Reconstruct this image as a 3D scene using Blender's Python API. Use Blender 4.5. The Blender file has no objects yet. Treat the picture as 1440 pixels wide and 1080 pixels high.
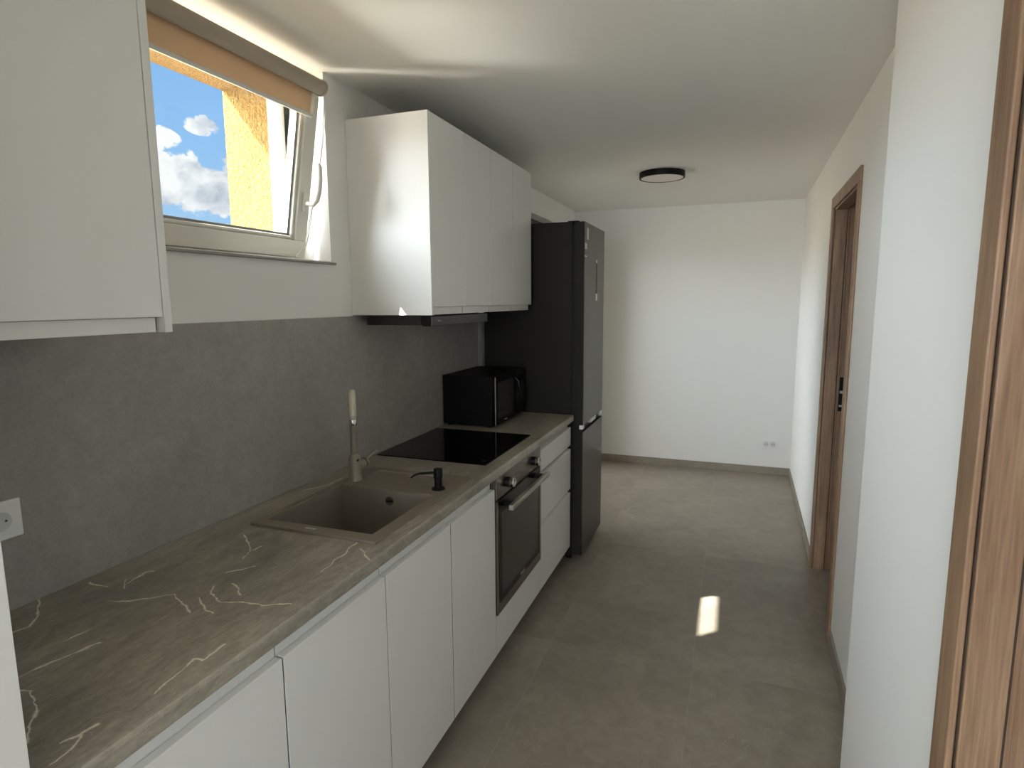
import bpy, bmesh, math, random
from mathutils import Vector, Matrix
random.seed(7)
S = bpy.context.scene
C = S.collection
PI = math.pi

# ------------------------------------------------------------------ materials
def new_mat(name):
    m = bpy.data.materials.new(name); m.use_nodes = True
    nt = m.node_tree; nt.nodes.clear()
    out = nt.nodes.new('ShaderNodeOutputMaterial')
    return m, nt, out

def N(nt, typ, **kw):
    n = nt.nodes.new(typ)
    for k, v in kw.items():
        if k in n.inputs.keys() if isinstance(k, str) else False:
            n.inputs[k].default_value = v
        else:
            setattr(n, k, v)
    return n

def L(nt, a, b): nt.links.new(a, b)

def bsdf(nt, out, col=(.8, .8, .8), rough=.5, metal=0., spec=.5):
    b = nt.nodes.new('ShaderNodeBsdfPrincipled')
    b.inputs['Base Color'].default_value = (*col, 1)
    b.inputs['Roughness'].default_value = rough
    b.inputs['Metallic'].default_value = metal
    b.inputs['Specular IOR Level'].default_value = spec
    L(nt, b.outputs[0], out.inputs[0])
    return b

def noise_bump(nt, b, scale, strength, dist=.001, detail=4, vec=None):
    n = nt.nodes.new('ShaderNodeTexNoise'); n.inputs['Scale'].default_value = scale; n.inputs['Detail'].default_value = detail
    if vec is not None: L(nt, vec, n.inputs['Vector'])
    u = nt.nodes.new('ShaderNodeBump'); u.inputs['Strength'].default_value = strength; u.inputs['Distance'].default_value = dist
    L(nt, n.outputs['Fac'], u.inputs['Height']); L(nt, u.outputs[0], b.inputs['Normal'])
    return n

def plain(name, col, rough=.5, metal=0., spec=.5, bump=0., bscale=300):
    m, nt, out = new_mat(name)
    b = bsdf(nt, out, col, rough, metal, spec)
    g = nt.nodes.new('ShaderNodeNewGeometry')
    n = nt.nodes.new('ShaderNodeTexNoise'); n.inputs['Scale'].default_value = 9; n.inputs['Detail'].default_value = 3
    L(nt, g.outputs['Position'], n.inputs['Vector'])
    mr = nt.nodes.new('ShaderNodeMapRange'); mr.inputs['To Min'].default_value = max(.02, rough - .03); mr.inputs['To Max'].default_value = rough + .03
    L(nt, n.outputs['Fac'], mr.inputs['Value']); L(nt, mr.outputs[0], b.inputs['Roughness'])
    if bump: noise_bump(nt, b, bscale, bump, .0008, vec=g.outputs['Position'])
    return m

def ramp(nt, stops):
    r = nt.nodes.new('ShaderNodeValToRGB')
    e = r.color_ramp.elements
    while len(e) > 1: e.remove(e[-1])
    e[0].position = stops[0][0]; e[0].color = (*stops[0][1], 1)
    for p, c in stops[1:]:
        q = e.new(p); q.color = (*c, 1)
    return r

def noise(nt, scale, detail=4, rough=.5, dist=0., vec=None, mscale=None, rot=None):
    n = nt.nodes.new('ShaderNodeTexNoise')
    n.inputs['Scale'].default_value = scale; n.inputs['Detail'].default_value = detail
    n.inputs['Roughness'].default_value = rough; n.inputs['Distortion'].default_value = dist
    if mscale or rot:
        mp = nt.nodes.new('ShaderNodeMapping')
        if mscale: mp.inputs['Scale'].default_value = mscale
        if rot: mp.inputs['Rotation'].default_value = rot
        L(nt, vec, mp.inputs['Vector']); L(nt, mp.outputs[0], n.inputs['Vector'])
    elif vec is not None: L(nt, vec, n.inputs['Vector'])
    return n

def math_(nt, op, a, b=None, clamp=False):
    n = nt.nodes.new('ShaderNodeMath'); n.operation = op; n.use_clamp = clamp
    for i, v in enumerate((a, b)):
        if v is None: continue
        if isinstance(v, (int, float)): n.inputs[i].default_value = v
        else: L(nt, v, n.inputs[i])
    return n.outputs[0]

def mix_col(nt, fac, a, b, mode='MIX'):
    n = nt.nodes.new('ShaderNodeMix'); n.data_type = 'RGBA'; n.blend_type = mode
    for sock, v in ((n.inputs[0], fac), (n.inputs[6], a), (n.inputs[7], b)):
        if isinstance(v, (int, float)): sock.default_value = v
        elif isinstance(v, tuple): sock.default_value = (*v, 1)
        else: L(nt, v, sock)
    return n.outputs[2]

WHITE_WALL = plain('wall_paint', (.85, .85, .825), .62, bump=.12, bscale=160)
CEIL_PAINT = plain('ceiling_paint', (.86, .855, .815), .75, bump=.08, bscale=120)
WHITE_LAM = plain('white_laminate', (.80, .80, .775), .33, bump=.02, bscale=60)
WHITE_EDGE = plain('white_edge', (.74, .74, .71), .45)
CARC = plain('carcass_board', (.16, .155, .14), .6)  # board colour darkened so the door seams read as shaded
PVC = plain('white_pvc', (.74, .73, .68), .3)
WHITE_PLASTIC = plain('white_plastic', (.82, .82, .80), .3)
GREY_PLASTIC = plain('grey_socket_insert', (.62, .62, .60), .4)
DARK_HOLE = plain('dark_hole', (.02, .02, .02), .7)
BLACK_PL = plain('black_plastic', (.006, .006, .006), .35, 0, .25)
BLACK_MATT = plain('black_matt', (.005, .005, .005), .5, 0, .15)
BLACK_GLOSS = plain('black_gloss', (.003, .003, .003), .10, 0, .14)
SEAL_GAP_BROWN = plain('brown_seal_gap_shade', (.045, .028, .018), .8)  # door seals, and the painted shade of the casing gap
GASKET_SEAM_SHADE = plain('dark_gasket_seam_shade', (.01, .01, .01), .8)  # fridge gasket, and the painted shade in base-door seams
CHROME = plain('chrome', (.75, .75, .74), .12, 1.)
HOOD_BODY = plain('hood_body', (.035, .033, .031), .4, 0, .3)
STEEL_BODY = plain('dark_fridge_side', (.022, .021, .018), .5, 0, .12)
SILL_GREY = plain('sill_grey', (.30, .29, .27), .5)
GREIGE = plain('granite_composite', (.200, .172, .134), .5, bump=.10, bscale=700)
TAP = plain('tap_coating', (.25, .225, .175), .38)
SPOUT = plain('cream_spout', (.52, .49, .39), .35)
LEVER = plain('satin_metal', (.50, .47, .43), .3, 1.)
LAMP_DIFF = plain('lamp_diffuser', (.80, .79, .74), .5)
PLINTH = plain('plinth', (.10, .10, .095), .5)
DARK_FRAME = plain('anthracite_frame', (.035, .035, .033), .4)
STICKER = plain('sticker_film', (.52, .50, .47), .3)
GREY_PROFILE = plain('alu_strip', (.45, .45, .43), .4, .6)
GREY_ROLL = plain('blind_roll_fabric', (.42, .36, .29), .7, bump=.15, bscale=900)

def steel(name, col, rough, axis):
    m, nt, out = new_mat(name); b = bsdf(nt, out, col, rough, 1.)
    g = nt.nodes.new('ShaderNodeNewGeometry')
    sc = {'y': (60, 1.5, 900), 'z': (60, 900, 1.5)}[axis]
    n = noise(nt, 1., 3, .6, 0, g.outputs['Position'], sc)
    mr = nt.nodes.new('ShaderNodeMapRange'); mr.inputs['To Min'].default_value = rough - .06; mr.inputs['To Max'].default_value = rough + .08
    L(nt, n.outputs['Fac'], mr.inputs['Value']); L(nt, mr.outputs[0], b.inputs['Roughness'])
    c = mix_col(nt, n.outputs['Fac'], tuple(x * .9 for x in col), tuple(min(1, x * 1.1) for x in col))
    L(nt, c, b.inputs['Base Color'])
    return m
FRIDGE_STEEL = steel('dark_inox', (.085, .079, .068), .36, 'z')
OVEN_STEEL = steel('oven_steel', (.20, .18, .155), .30, 'y')
HANDLE_STEEL = steel('handle_steel', (.50, .48, .44), .28, 'y')
HOOD_STEEL = steel('hood_steel', (.055, .052, .048), .35, 'y')

def wood_mat(name, axis_scale, c0, c1, c2):
    m, nt, out = new_mat(name); b = bsdf(nt, out, c1, .5)
    tc = nt.nodes.new('ShaderNodeTexCoord')
    n1 = noise(nt, 1., 6, .62, .6, tc.outputs['Object'], axis_scale)
    n2 = noise(nt, 1., 3, .5, .2, tc.outputs['Object'], tuple(x * 6 for x in axis_scale))
    n3 = noise(nt, 3.2, 2, .5, 1.2, tc.outputs['Object'], (2.2, 2.2, .55))
    r = ramp(nt, [(.30, c0), (.5, c1), (.72, c2)]); L(nt, n1.outputs['Fac'], r.inputs[0])
    r2 = ramp(nt, [(.35, (.80, .78, .75)), (.65, (1.08, 1.06, 1.03))]); L(nt, n2.outputs['Fac'], r2.inputs[0])
    r3 = ramp(nt, [(.35, (.78, .74, .70)), (.6, (1., 1., 1.))]); L(nt, n3.outputs['Fac'], r3.inputs[0])
    c = mix_col(nt, 1., r.outputs[0], r2.outputs[0], 'MULTIPLY'); c = mix_col(nt, .8, c, r3.outputs[0], 'MULTIPLY')
    L(nt, c, b.inputs['Base Color'])
    u = nt.nodes.new('ShaderNodeBump'); u.inputs['Strength'].default_value = .12; u.inputs['Distance'].default_value = .0006
    L(nt, n2.outputs['Fac'], u.inputs['Height']); L(nt, u.outputs[0], b.inputs['Normal'])
    return m
OAK = wood_mat('oak_veneer', (38, 38, 1.6), (.220, .132, .078), (.315, .200, .126), (.40, .272, .180))

# floor: 62 x 120 cm porcelain tiles with thin joints
def floor_mat():
    m, nt, out = new_mat('porcelain_tiles'); b = bsdf(nt, out, (.2, .18, .15), .34)
    g = nt.nodes.new('ShaderNodeNewGeometry')
    sx = nt.nodes.new('ShaderNodeSeparateXYZ'); L(nt, g.outputs['Position'], sx.inputs[0])
    def joint(sock, off, size, w):
        a = math_(nt, 'SUBTRACT', sock, off); a = math_(nt, 'DIVIDE', a, size)
        f = math_(nt, 'FRACT', a)
        f = math_(nt, 'SUBTRACT', f, .5); f = math_(nt, 'ABSOLUTE', f)
        return math_(nt, 'GREATER_THAN', f, .5 - w / size), math_(nt, 'FLOOR', a)
    jx, ix = joint(sx.outputs[0], .71, .62, .0013)
    jy, iy = joint(sx.outputs[1], 1.265, 1.21, .0013)
    j = math_(nt, 'MAXIMUM', jx, jy)
    cid = nt.nodes.new('ShaderNodeCombineXYZ'); L(nt, ix, cid.inputs[0]); L(nt, iy, cid.inputs[1])
    wn = nt.nodes.new('ShaderNodeTexWhiteNoise'); wn.noise_dimensions = '3D'; L(nt, cid.outputs[0], wn.inputs['Vector'])
    off = nt.nodes.new('ShaderNodeVectorMath'); off.operation = 'MULTIPLY_ADD'
    L(nt, wn.outputs['Color'], off.inputs[0]); off.inputs[1].default_value = (6, 6, 6); L(nt, g.outputs['Position'], off.inputs[2])
    n1 = noise(nt, 2.2, 6, .55, .8, off.outputs[0]); n2 = noise(nt, 14, 8, .65, .3, off.outputs[0]); n3 = noise(nt, 420, 2, .5, 0, off.outputs[0])
    r1 = ramp(nt, [(.3, (.240, .207, .166)), (.5, (.276, .241, .194)), (.72, (.316, .276, .224))]); L(nt, n1.outputs['Fac'], r1.inputs[0])
    r2 = ramp(nt, [(.3, (.84, .83, .82)), (.6, (1.06, 1.06, 1.06))]); L(nt, n2.outputs['Fac'], r2.inputs[0])
    c = mix_col(nt, 1., r1.outputs[0], r2.outputs[0], 'MULTIPLY')
    # faint wandering veins
    nv = noise(nt, 1.5, 7, .6, 1.4, off.outputs[0])
    d = math_(nt, 'ABSOLUTE', math_(nt, 'SUBTRACT', nv.outputs['Fac'], .5))
    v = nt.nodes.new('ShaderNodeMapRange'); v.inputs['From Min'].default_value = 0; v.inputs['From Max'].default_value = .008
    v.inputs['To Min'].default_value = 1; v.inputs['To Max'].default_value = 0; L(nt, d, v.inputs['Value'])
    msk = noise(nt, 2.6, 3, .5, 0, off.outputs[0]); mk = ramp(nt, [(.52, (0, 0, 0)), (.62, (1, 1, 1))]); L(nt, msk.outputs['Fac'], mk.inputs[0])
    vf = math_(nt, 'MULTIPLY', v.outputs[0], mk.outputs[0]); vf = math_(nt, 'MULTIPLY', vf, .38)
    c = mix_col(nt, vf, c, (.42, .38, .31))
    sp = ramp(nt, [(.35, (.93, .93, .93)), (.65, (1.05, 1.05, 1.05))]); L(nt, n3.outputs['Fac'], sp.inputs[0])
    c = mix_col(nt, 1., c, sp.outputs[0], 'MULTIPLY')
    c = mix_col(nt, math_(nt, 'MULTIPLY', j, .7), c, (.34, .31, .26))
    L(nt, c, b.inputs['Base Color'])
    rr = nt.nodes.new('ShaderNodeMapRange'); rr.inputs['To Min'].default_value = .30; rr.inputs['To Max'].default_value = .42
    L(nt, n2.outputs['Fac'], rr.inputs['Value']); L(nt, rr.outputs[0], b.inputs['Roughness'])
    return m
FLOOR = floor_mat()

VEINS = [(0.001,0.822,0.089,0.763),(0.089,0.763,0.113,0.729),(0.113,0.729,0.105,0.698),(0.037,0.908,0.101,0.904),(0.163,0.859,0.215,0.88),(0.215,0.88,0.275,0.934),(0.275,0.934,0.38,0.884),(0.13,0.925,0.112,0.992),(0.112,0.992,0.124,1.003),(0.327,0.994,0.353,0.961),(0.353,0.961,0.403,0.939),(0.403,0.939,0.463,0.96),(0.463,0.96,0.499,0.958),(0.499,0.958,0.552,0.987),(0.278,0.609,0.284,0.649),(0.284,0.649,0.299,0.713),(0.299,0.713,0.308,0.739),(0.313,0.588,0.34,0.598),(0.34,0.598,0.387,0.578),(0.387,0.578,0.419,0.553),(0.419,0.553,0.466,0.513),(0.545,0.665,0.541,0.684),(0.541,0.684,0.526,0.762),(0.358,1.016,0.394,1.002),(0.394,1.002,0.421,0.98),(0.236,0.717,0.241,0.766),(0.529,0.577,0.526,0.557),(0.526,0.557,0.543,0.527),(0.543,0.527,0.548,0.495),(0.516,0.53,0.526,0.557),(0.299,1.058,0.34,1.109),(0.34,0.941,0.402,0.901),(0.402,0.901,0.426,0.9),(0.526,0.762,0.544,0.762),(0.544,0.762,0.539,0.817),(0.14,0.918,0.105,0.949),(0.495,1.319,0.495,1.284),(0.495,1.284,0.509,1.245),(0.509,1.245,0.505,1.205),(0.505,1.205,0.516,1.172),(0.516,1.172,0.515,1.14),(0.526,1.287,0.553,1.267),(0.553,1.267,0.587,1.234),(0.048,1.645,0.092,1.719),(0.092,1.719,0.089,1.846),(0.158,1.262,0.21,1.223),(0.21,1.223,0.261,1.18),(0.261,1.18,0.277,1.135),(0.261,1.18,0.263,1.214)]

def worktop_mat():
    m, nt, out = new_mat('stone_laminate'); b = bsdf(nt, out, (.2, .18, .14), .33)
    g = nt.nodes.new('ShaderNodeNewGeometry')
    P = g.outputs['Position']
    n1 = noise(nt, 1., 6, .6, 1.1, P, (9, 2.6, 6), (0, 0, .25)); n2 = noise(nt, 1., 8, .68, .8, P, (95, 30, 70), (0, 0, .45)); n3 = noise(nt, 3., 3, .5, .4, P)
    r1 = ramp(nt, [(.28, (.210, .192, .158)), (.5, (.300, .275, .228)), (.72, (.395, .366, .308))]); L(nt, n1.outputs['Fac'], r1.inputs[0])
    r2 = ramp(nt, [(.30, (.74, .73, .71)), (.68, (1.2, 1.2, 1.19))]); L(nt, n2.outputs['Fac'], r2.inputs[0])
    c = mix_col(nt, 1., r1.outputs[0], r2.outputs[0], 'MULTIPLY')
    r3 = ramp(nt, [(.35, (.88, .88, .9)), (.65, (1.08, 1.07, 1.03))]); L(nt, n3.outputs['Fac'], r3.inputs[0])
    c = mix_col(nt, 1., c, r3.outputs[0], 'MULTIPLY')
    # procedural thin veins
    nv = noise(nt, 1., 6, .6, 1.6, P, (7, 3.2, 7), (0, 0, .5))
    d = math_(nt, 'ABSOLUTE', math_(nt, 'SUBTRACT', nv.outputs['Fac'], .5))
    v = nt.nodes.new('ShaderNodeMapRange'); v.inputs['From Max'].default_value = .010; v.inputs['To Min'].default_value = 1; v.inputs['To Max'].default_value = 0
    L(nt, d, v.inputs['Value'])
    mk = ramp(nt, [(.55, (0, 0, 0)), (.64, (1, 1, 1))]); nm = noise(nt, 4., 3, .5, 0, P); L(nt, nm.outputs['Fac'], mk.inputs[0])
    vf = math_(nt, 'MULTIPLY', math_(nt, 'MULTIPLY', v.outputs[0], mk.outputs[0]), .5)
    c = mix_col(nt, vf, c, (.42, .38, .30))
    nv2 = noise(nt, 1., 7, .62, 2.2, P, (15, 6, 15), (0, 0, .7))
    d2 = math_(nt, 'ABSOLUTE', math_(nt, 'SUBTRACT', nv2.outputs['Fac'], .5))
    v2 = nt.nodes.new('ShaderNodeMapRange'); v2.inputs['From Max'].default_value = .012; v2.inputs['To Min'].default_value = 1; v2.inputs['To Max'].default_value = 0
    L(nt, d2, v2.inputs['Value'])
    mk2 = ramp(nt, [(.46, (0, 0, 0)), (.60, (1, 1, 1))]); nm2 = noise(nt, 6.5, 3, .5, 0, P); L(nt, nm2.outputs['Fac'], mk2.inputs[0])
    c = mix_col(nt, math_(nt, 'MULTIPLY', math_(nt, 'MULTIPLY', v2.outputs[0], mk2.outputs[0]), .45), c, (.52, .47, .37))
    # the individual white veins of this slab, as short segments with a wobble
    gt = bpy.data.node_groups.new('vein_segment', 'ShaderNodeTree')
    for nm_, ty in (('P', 'NodeSocketVector'), ('A', 'NodeSocketVector'), ('D', 'NodeSocketVector'), ('K', 'NodeSocketVector')):
        gt.interface.new_socket(nm_, in_out='INPUT', socket_type=ty)
    gt.interface.new_socket('Dist', in_out='OUTPUT', socket_type='NodeSocketFloat')
    gi = gt.nodes.new('NodeGroupInput'); go = gt.nodes.new('NodeGroupOutput')
    def vm(op, *a):
        n = gt.nodes.new('ShaderNodeVectorMath'); n.operation = op
        for i, s in enumerate(a): gt.links.new(s, n.inputs[i])
        return n
    pa = vm('SUBTRACT', gi.outputs[0], gi.outputs[1]).outputs[0]
    t = vm('DOT_PRODUCT', pa, gi.outputs[3]).outputs['Value']
    tc = gt.nodes.new('ShaderNodeMath'); tc.operation = 'ADD'; tc.use_clamp = True; tc.inputs[1].default_value = 0; gt.links.new(t, tc.inputs[0])
    s = gt.nodes.new('ShaderNodeVectorMath'); s.operation = 'SCALE'; gt.links.new(gi.outputs[2], s.inputs[0]); gt.links.new(tc.outputs[0], s.inputs['Scale'])
    df = vm('SUBTRACT', pa, s.outputs[0]).outputs[0]
    gt.links.new(vm('LENGTH', df).outputs['Value'], go.inputs[0])
    wob = noise(nt, 38., 3, .6, 0, P)
    wv = nt.nodes.new('ShaderNodeVectorMath'); wv.operation = 'MULTIPLY_ADD'
    L(nt, wob.outputs['Color'], wv.inputs[0]); wv.inputs[1].default_value = (.018, .018, 0); L(nt, P, wv.inputs[2])
    sb = nt.nodes.new('ShaderNodeVectorMath'); sb.operation = 'MULTIPLY_ADD'; L(nt, wv.outputs[0], sb.inputs[0]); sb.inputs[1].default_value = (1, 1, 0); sb.inputs[2].default_value = (-.009, -.009, 0)
    cur = None
    for (x0, y0, x1, y1) in VEINS:
        q = nt.nodes.new('ShaderNodeGroup'); q.node_tree = gt
        L(nt, sb.outputs[0], q.inputs[0]); q.inputs[1].default_value = (x0, y0, 0)
        dx, dy = x1 - x0, y1 - y0; l2 = dx * dx + dy * dy
        q.inputs[2].default_value = (dx, dy, 0); q.inputs[3].default_value = (dx / l2, dy / l2, 0)
        cur = q.outputs[0] if cur is None else math_(nt, 'MINIMUM', cur, q.outputs[0])
    wn = noise(nt, 22., 2, .5, 0, P)
    w = nt.nodes.new('ShaderNodeMapRange'); w.inputs['From Min'].default_value = .35; w.inputs['From Max'].default_value = .7; w.inputs['To Min'].default_value = .0010; w.inputs['To Max'].default_value = .0038
    L(nt, wn.outputs['Fac'], w.inputs['Value'])
    k = math_(nt, 'SUBTRACT', 1.25, math_(nt, 'DIVIDE', cur, w.outputs[0]), True)
    k = math_(nt, 'MULTIPLY', k, .95)
    halo = nt.nodes.new('ShaderNodeMapRange'); halo.inputs['From Max'].default_value = .022; halo.inputs['To Min'].default_value = .22; halo.inputs['To Max'].default_value = 0
    L(nt, cur, halo.inputs['Value'])
    c = mix_col(nt, math_(nt, 'MULTIPLY', halo.outputs[0], n2.outputs['Fac']), c, (.45, .40, .32))
    c = mix_col(nt, k, c, (.86, .81, .70))
    L(nt, c, b.inputs['Base Color'])
    u = nt.nodes.new('ShaderNodeBump'); u.inputs['Strength'].default_value = .10; u.inputs['Distance'].default_value = .0008
    L(nt, n2.outputs['Fac'], u.inputs['Height']); L(nt, u.outputs[0], b.inputs['Normal'])
    return m
WORKTOP = worktop_mat()

def concrete_mat():
    m, nt, out = new_mat('grey_concrete_panel'); b = bsdf(nt, out, (.2, .2, .18), .5)
    g = nt.nodes.new('ShaderNodeNewGeometry'); P = g.outputs['Position']
    n1 = noise(nt, 3.2, 6, .6, .6, P); n2 = noise(nt, 26, 8, .7, .5, P); n3 = noise(nt, 150, 4, .6, 0, P)
    r1 = ramp(nt, [(.3, (.285, .273, .250)), (.7, (.350, .337, .310))]); L(nt, n1.outputs['Fac'], r1.inputs[0])
    r2 = ramp(nt, [(.3, (.90, .90, .90)), (.68, (1.10, 1.10, 1.09))]); L(nt, n2.outputs['Fac'], r2.inputs[0])
    r3 = ramp(nt, [(.3, (.92, .92, .92)), (.7, (1.07, 1.07, 1.07))]); L(nt, n3.outputs['Fac'], r3.inputs[0])
    c = mix_col(nt, 1., mix_col(nt, 1., r1.outputs[0], r2.outputs[0], 'MULTIPLY'), r3.outputs[0], 'MULTIPLY')
    L(nt, c, b.inputs['Base Color'])
    u = nt.nodes.new('ShaderNodeBump'); u.inputs['Strength'].default_value = .15; u.inputs['Distance'].default_value = .0006
    L(nt, n3.outputs['Fac'], u.inputs['Height']); L(nt, u.outputs[0], b.inputs['Normal'])
    return m
CONCRETE = concrete_mat()

def plaster_mat():
    m, nt, out = new_mat('yellow_render'); b = bsdf(nt, out, (.5, .36, .08), .85)
    g = nt.nodes.new('ShaderNodeNewGeometry'); P = g.outputs['Position']
    n1 = noise(nt, 95, 4, .6, .6, P); n2 = noise(nt, 60, 2, .5, 1.4, P)
    r1 = ramp(nt, [(.32, (.14, .070, .007)), (.45, (.235, .130, .017)), (.7, (.29, .168, .027))]); L(nt, n1.outputs['Fac'], r1.inputs[0])
    L(nt, r1.outputs[0], b.inputs['Base Color'])
    s = math_(nt, 'ADD', n1.outputs['Fac'], n2.outputs['Fac'])
    u = nt.nodes.new('ShaderNodeBump'); u.inputs['Strength'].default_value = 1.; u.inputs['Distance'].default_value = .010
    L(nt, s, u.inputs['Height']); L(nt, u.outputs[0], b.inputs['Normal'])
    return m
RENDER = plaster_mat()

def glass_mat(name, tint=(.97, .98, .98)):
    m, nt, out = new_mat(name)
    t = nt.nodes.new('ShaderNodeBsdfTransparent'); t.inputs[0].default_value = (*tint, 1)
    gl = nt.nodes.new('ShaderNodeBsdfGlossy'); gl.inputs['Roughness'].default_value = .02
    fr = nt.nodes.new('ShaderNodeLayerWeight'); fr.inputs[0].default_value = .5
    g = nt.nodes.new('ShaderNodeNewGeometry'); nn = noise(nt, 3., 2, .5, 0, g.outputs['Position'])
    f = math_(nt, 'ADD', math_(nt, 'MULTIPLY', math_(nt, 'POWER', fr.outputs['Facing'], 5.), .9), math_(nt, 'MULTIPLY', nn.outputs['Fac'], .04))
    mx = nt.nodes.new('ShaderNodeMixShader'); L(nt, f, mx.inputs[0]); L(nt, t.outputs[0], mx.inputs[1]); L(nt, gl.outputs[0], mx.inputs[2])
    L(nt, mx.outputs[0], out.inputs[0])
    return m
GLASS = glass_mat('window_glass')

def fabric_mat():
    m, nt, out = new_mat('beige_blind_fabric')
    g = nt.nodes.new('ShaderNodeNewGeometry')
    n = noise(nt, 1., 3, .5, 0, g.outputs['Position'], (900, 200, 900))
    c = mix_col(nt, n.outputs['Fac'], (.66, .54, .37), (.74, .61, .43))
    d = nt.nodes.new('ShaderNodeBsdfDiffuse'); L(nt, c, d.inputs[0])
    t = nt.nodes.new('ShaderNodeBsdfTranslucent'); t.inputs[0].default_value = (.66, .46, .28, 1)
    mx = nt.nodes.new('ShaderNodeMixShader'); mx.inputs[0].default_value = .22
    L(nt, d.outputs[0], mx.inputs[1]); L(nt, t.outputs[0], mx.inputs[2]); L(nt, mx.outputs[0], out.inputs[0])
    return m
FABRIC = fabric_mat()

# ------------------------------------------------------------------ mesh helpers
class MB:
    def __init__(self): self.bm = bmesh.new()
    def quadbox(self, v):
        vs = [self.bm.verts.new(p) for p in v]
        for f in ((0, 3, 2, 1), (4, 5, 6, 7), (0, 1, 5, 4), (1, 2, 6, 5), (2, 3, 7, 6), (3, 0, 4, 7)):
            self.bm.faces.new([vs[i] for i in f])
        return vs
    def box(self, x0, x1, y0, y1, z0, z1):
        self.quadbox([(x0, y0, z0), (x1, y0, z0), (x1, y1, z0), (x0, y1, z0), (x0, y0, z1), (x1, y0, z1), (x1, y1, z1), (x0, y1, z1)])
        return self
    def prism(self, pts, axis, a, b):
        """pts: 2-D outline in the two axes other than `axis`, extruded a..b along axis"""
        def mk(p, t):
            return {'x': (t, p[0], p[1]), 'y': (p[0], t, p[1]), 'z': (p[0], p[1], t)}[axis]
        A = [self.bm.verts.new(mk(p, a)) for p in pts]; B = [self.bm.verts.new(mk(p, b)) for p in pts]
        n = len(pts)
        self.bm.faces.new(A); self.bm.faces.new(B[::-1])
        for i in range(n): self.bm.faces.new([A[i], B[i], B[(i + 1) % n], A[(i + 1) % n]])
        return self
    def lathe(self, prof, origin=(0, 0, 0), axis='z', seg=32):
        """prof: (radius, height) list"""
        o = Vector(origin); rings = []
        for r, h in prof:
            ring = []
            for k in range(seg):
                a = 2 * PI * k / seg; c, s = r * math.cos(a), r * math.sin(a)
                p = {'z': (c, s, h), 'x': (h, c, s), 'y': (s, h, c)}[axis]
                ring.append(self.bm.verts.new(o + Vector(p)))
            rings.append(ring)
        for i in range(len(rings) - 1):
            for k in range(seg):
                self.bm.faces.new([rings[i][k], rings[i][(k + 1) % seg], rings[i + 1][(k + 1) % seg], rings[i + 1][k]])
        self.bm.faces.new(rings[0][::-1]); self.bm.faces.new(rings[-1])
        return self
    def tube(self, pts, rad, seg=12, flat=None):
        pts = [Vector(p) for p in pts]
        rads = rad if isinstance(rad, (list, tuple)) else [rad] * len(pts)
        rings = []; up = Vector((0, 0, 1)); prev = None
        for i, p in enumerate(pts):
            d = (pts[min(i + 1, len(pts) - 1)] - pts[max(i - 1, 0)]).normalized()
            if prev is None:
                s = d.cross(up)
                if s.length < .05: s = d.cross(Vector((1, 0, 0)))
                s.normalize()
            else:
                s = (prev - d * prev.dot(d)).normalized()
            prev = s; t = d.cross(s)
            rr = rads[i]; r2 = rr * (flat or 1)
            rings.append([self.bm.verts.new(p + s * rr * math.cos(2 * PI * k / seg) + t * r2 * math.sin(2 * PI * k / seg)) for k in range(seg)])
        for i in range(len(rings) - 1):
            for k in range(seg):
                self.bm.faces.new([rings[i][k], rings[i][(k + 1) % seg], rings[i + 1][(k + 1) % seg], rings[i + 1][k]])
        self.bm.faces.new(rings[0][::-1]); self.bm.faces.new(rings[-1])
        return self
    def sphere(self, c, r, seg=10):
        bmesh.ops.create_uvsphere(self.bm, u_segments=seg, v_segments=max(5, seg // 2), radius=r, matrix=Matrix.Translation(c)); return self
    def build(self, name, mat, parent=None, bevel=0., seg=2, smooth=False, offset=True, weld=False):
        if weld: bmesh.ops.remove_doubles(self.bm, verts=self.bm.verts, dist=1e-5)
        bmesh.ops.recalc_face_normals(self.bm, faces=self.bm.faces)
        if parent is not None and offset:
            bmesh.ops.translate(self.bm, verts=self.bm.verts, vec=-WORLD[parent.name])
        me = bpy.data.meshes.new(name); self.bm.to_mesh(me); self.bm.free()
        o = bpy.data.objects.new(name, me); C.objects.link(o)
        for mm in (mat if isinstance(mat, (list, tuple)) else [mat]): me.materials.append(mm)
        if smooth:
            for p in me.polygons: p.use_smooth = True
        if parent is not None:
            o.parent = parent
            WORLD[o.name] = WORLD[parent.name]
        else:
            WORLD[o.name] = Vector((0, 0, 0))
        if bevel:
            b = o.modifiers.new('bevel', 'BEVEL'); b.width = bevel; b.segments = seg; b.limit_method = 'ANGLE'; b.angle_limit = math.radians(40)
            b.harden_normals = False
        if smooth:
            try:
                e = o.modifiers.new('edges', 'EDGE_SPLIT'); e.split_angle = math.radians(38)
            except Exception: pass
        return o
WORLD = {}

def thing(name, label, cat, loc=(0, 0, 0), rot=(0, 0, 0), group=None, kind=None, local=False):
    o = bpy.data.objects.new(name, None); C.objects.link(o)
    o.location = loc; o.rotation_euler = rot; o.empty_display_size = .1
    if label: o['label'] = label
    if cat: o['category'] = cat
    if group: o['group'] = group
    if kind: o['kind'] = kind
    WORLD[o.name] = Vector((0, 0, 0)) if local else Vector(loc)
    return o
def tag(o, label, cat, group=None):
    o['label'] = label; o['category'] = cat
    if group: o['group'] = group
    return o
def struct(o, label=None, cat=None):
    o['kind'] = 'structure'
    if label: o['label'] = label
    if cat: o['category'] = cat
    return o

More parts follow.
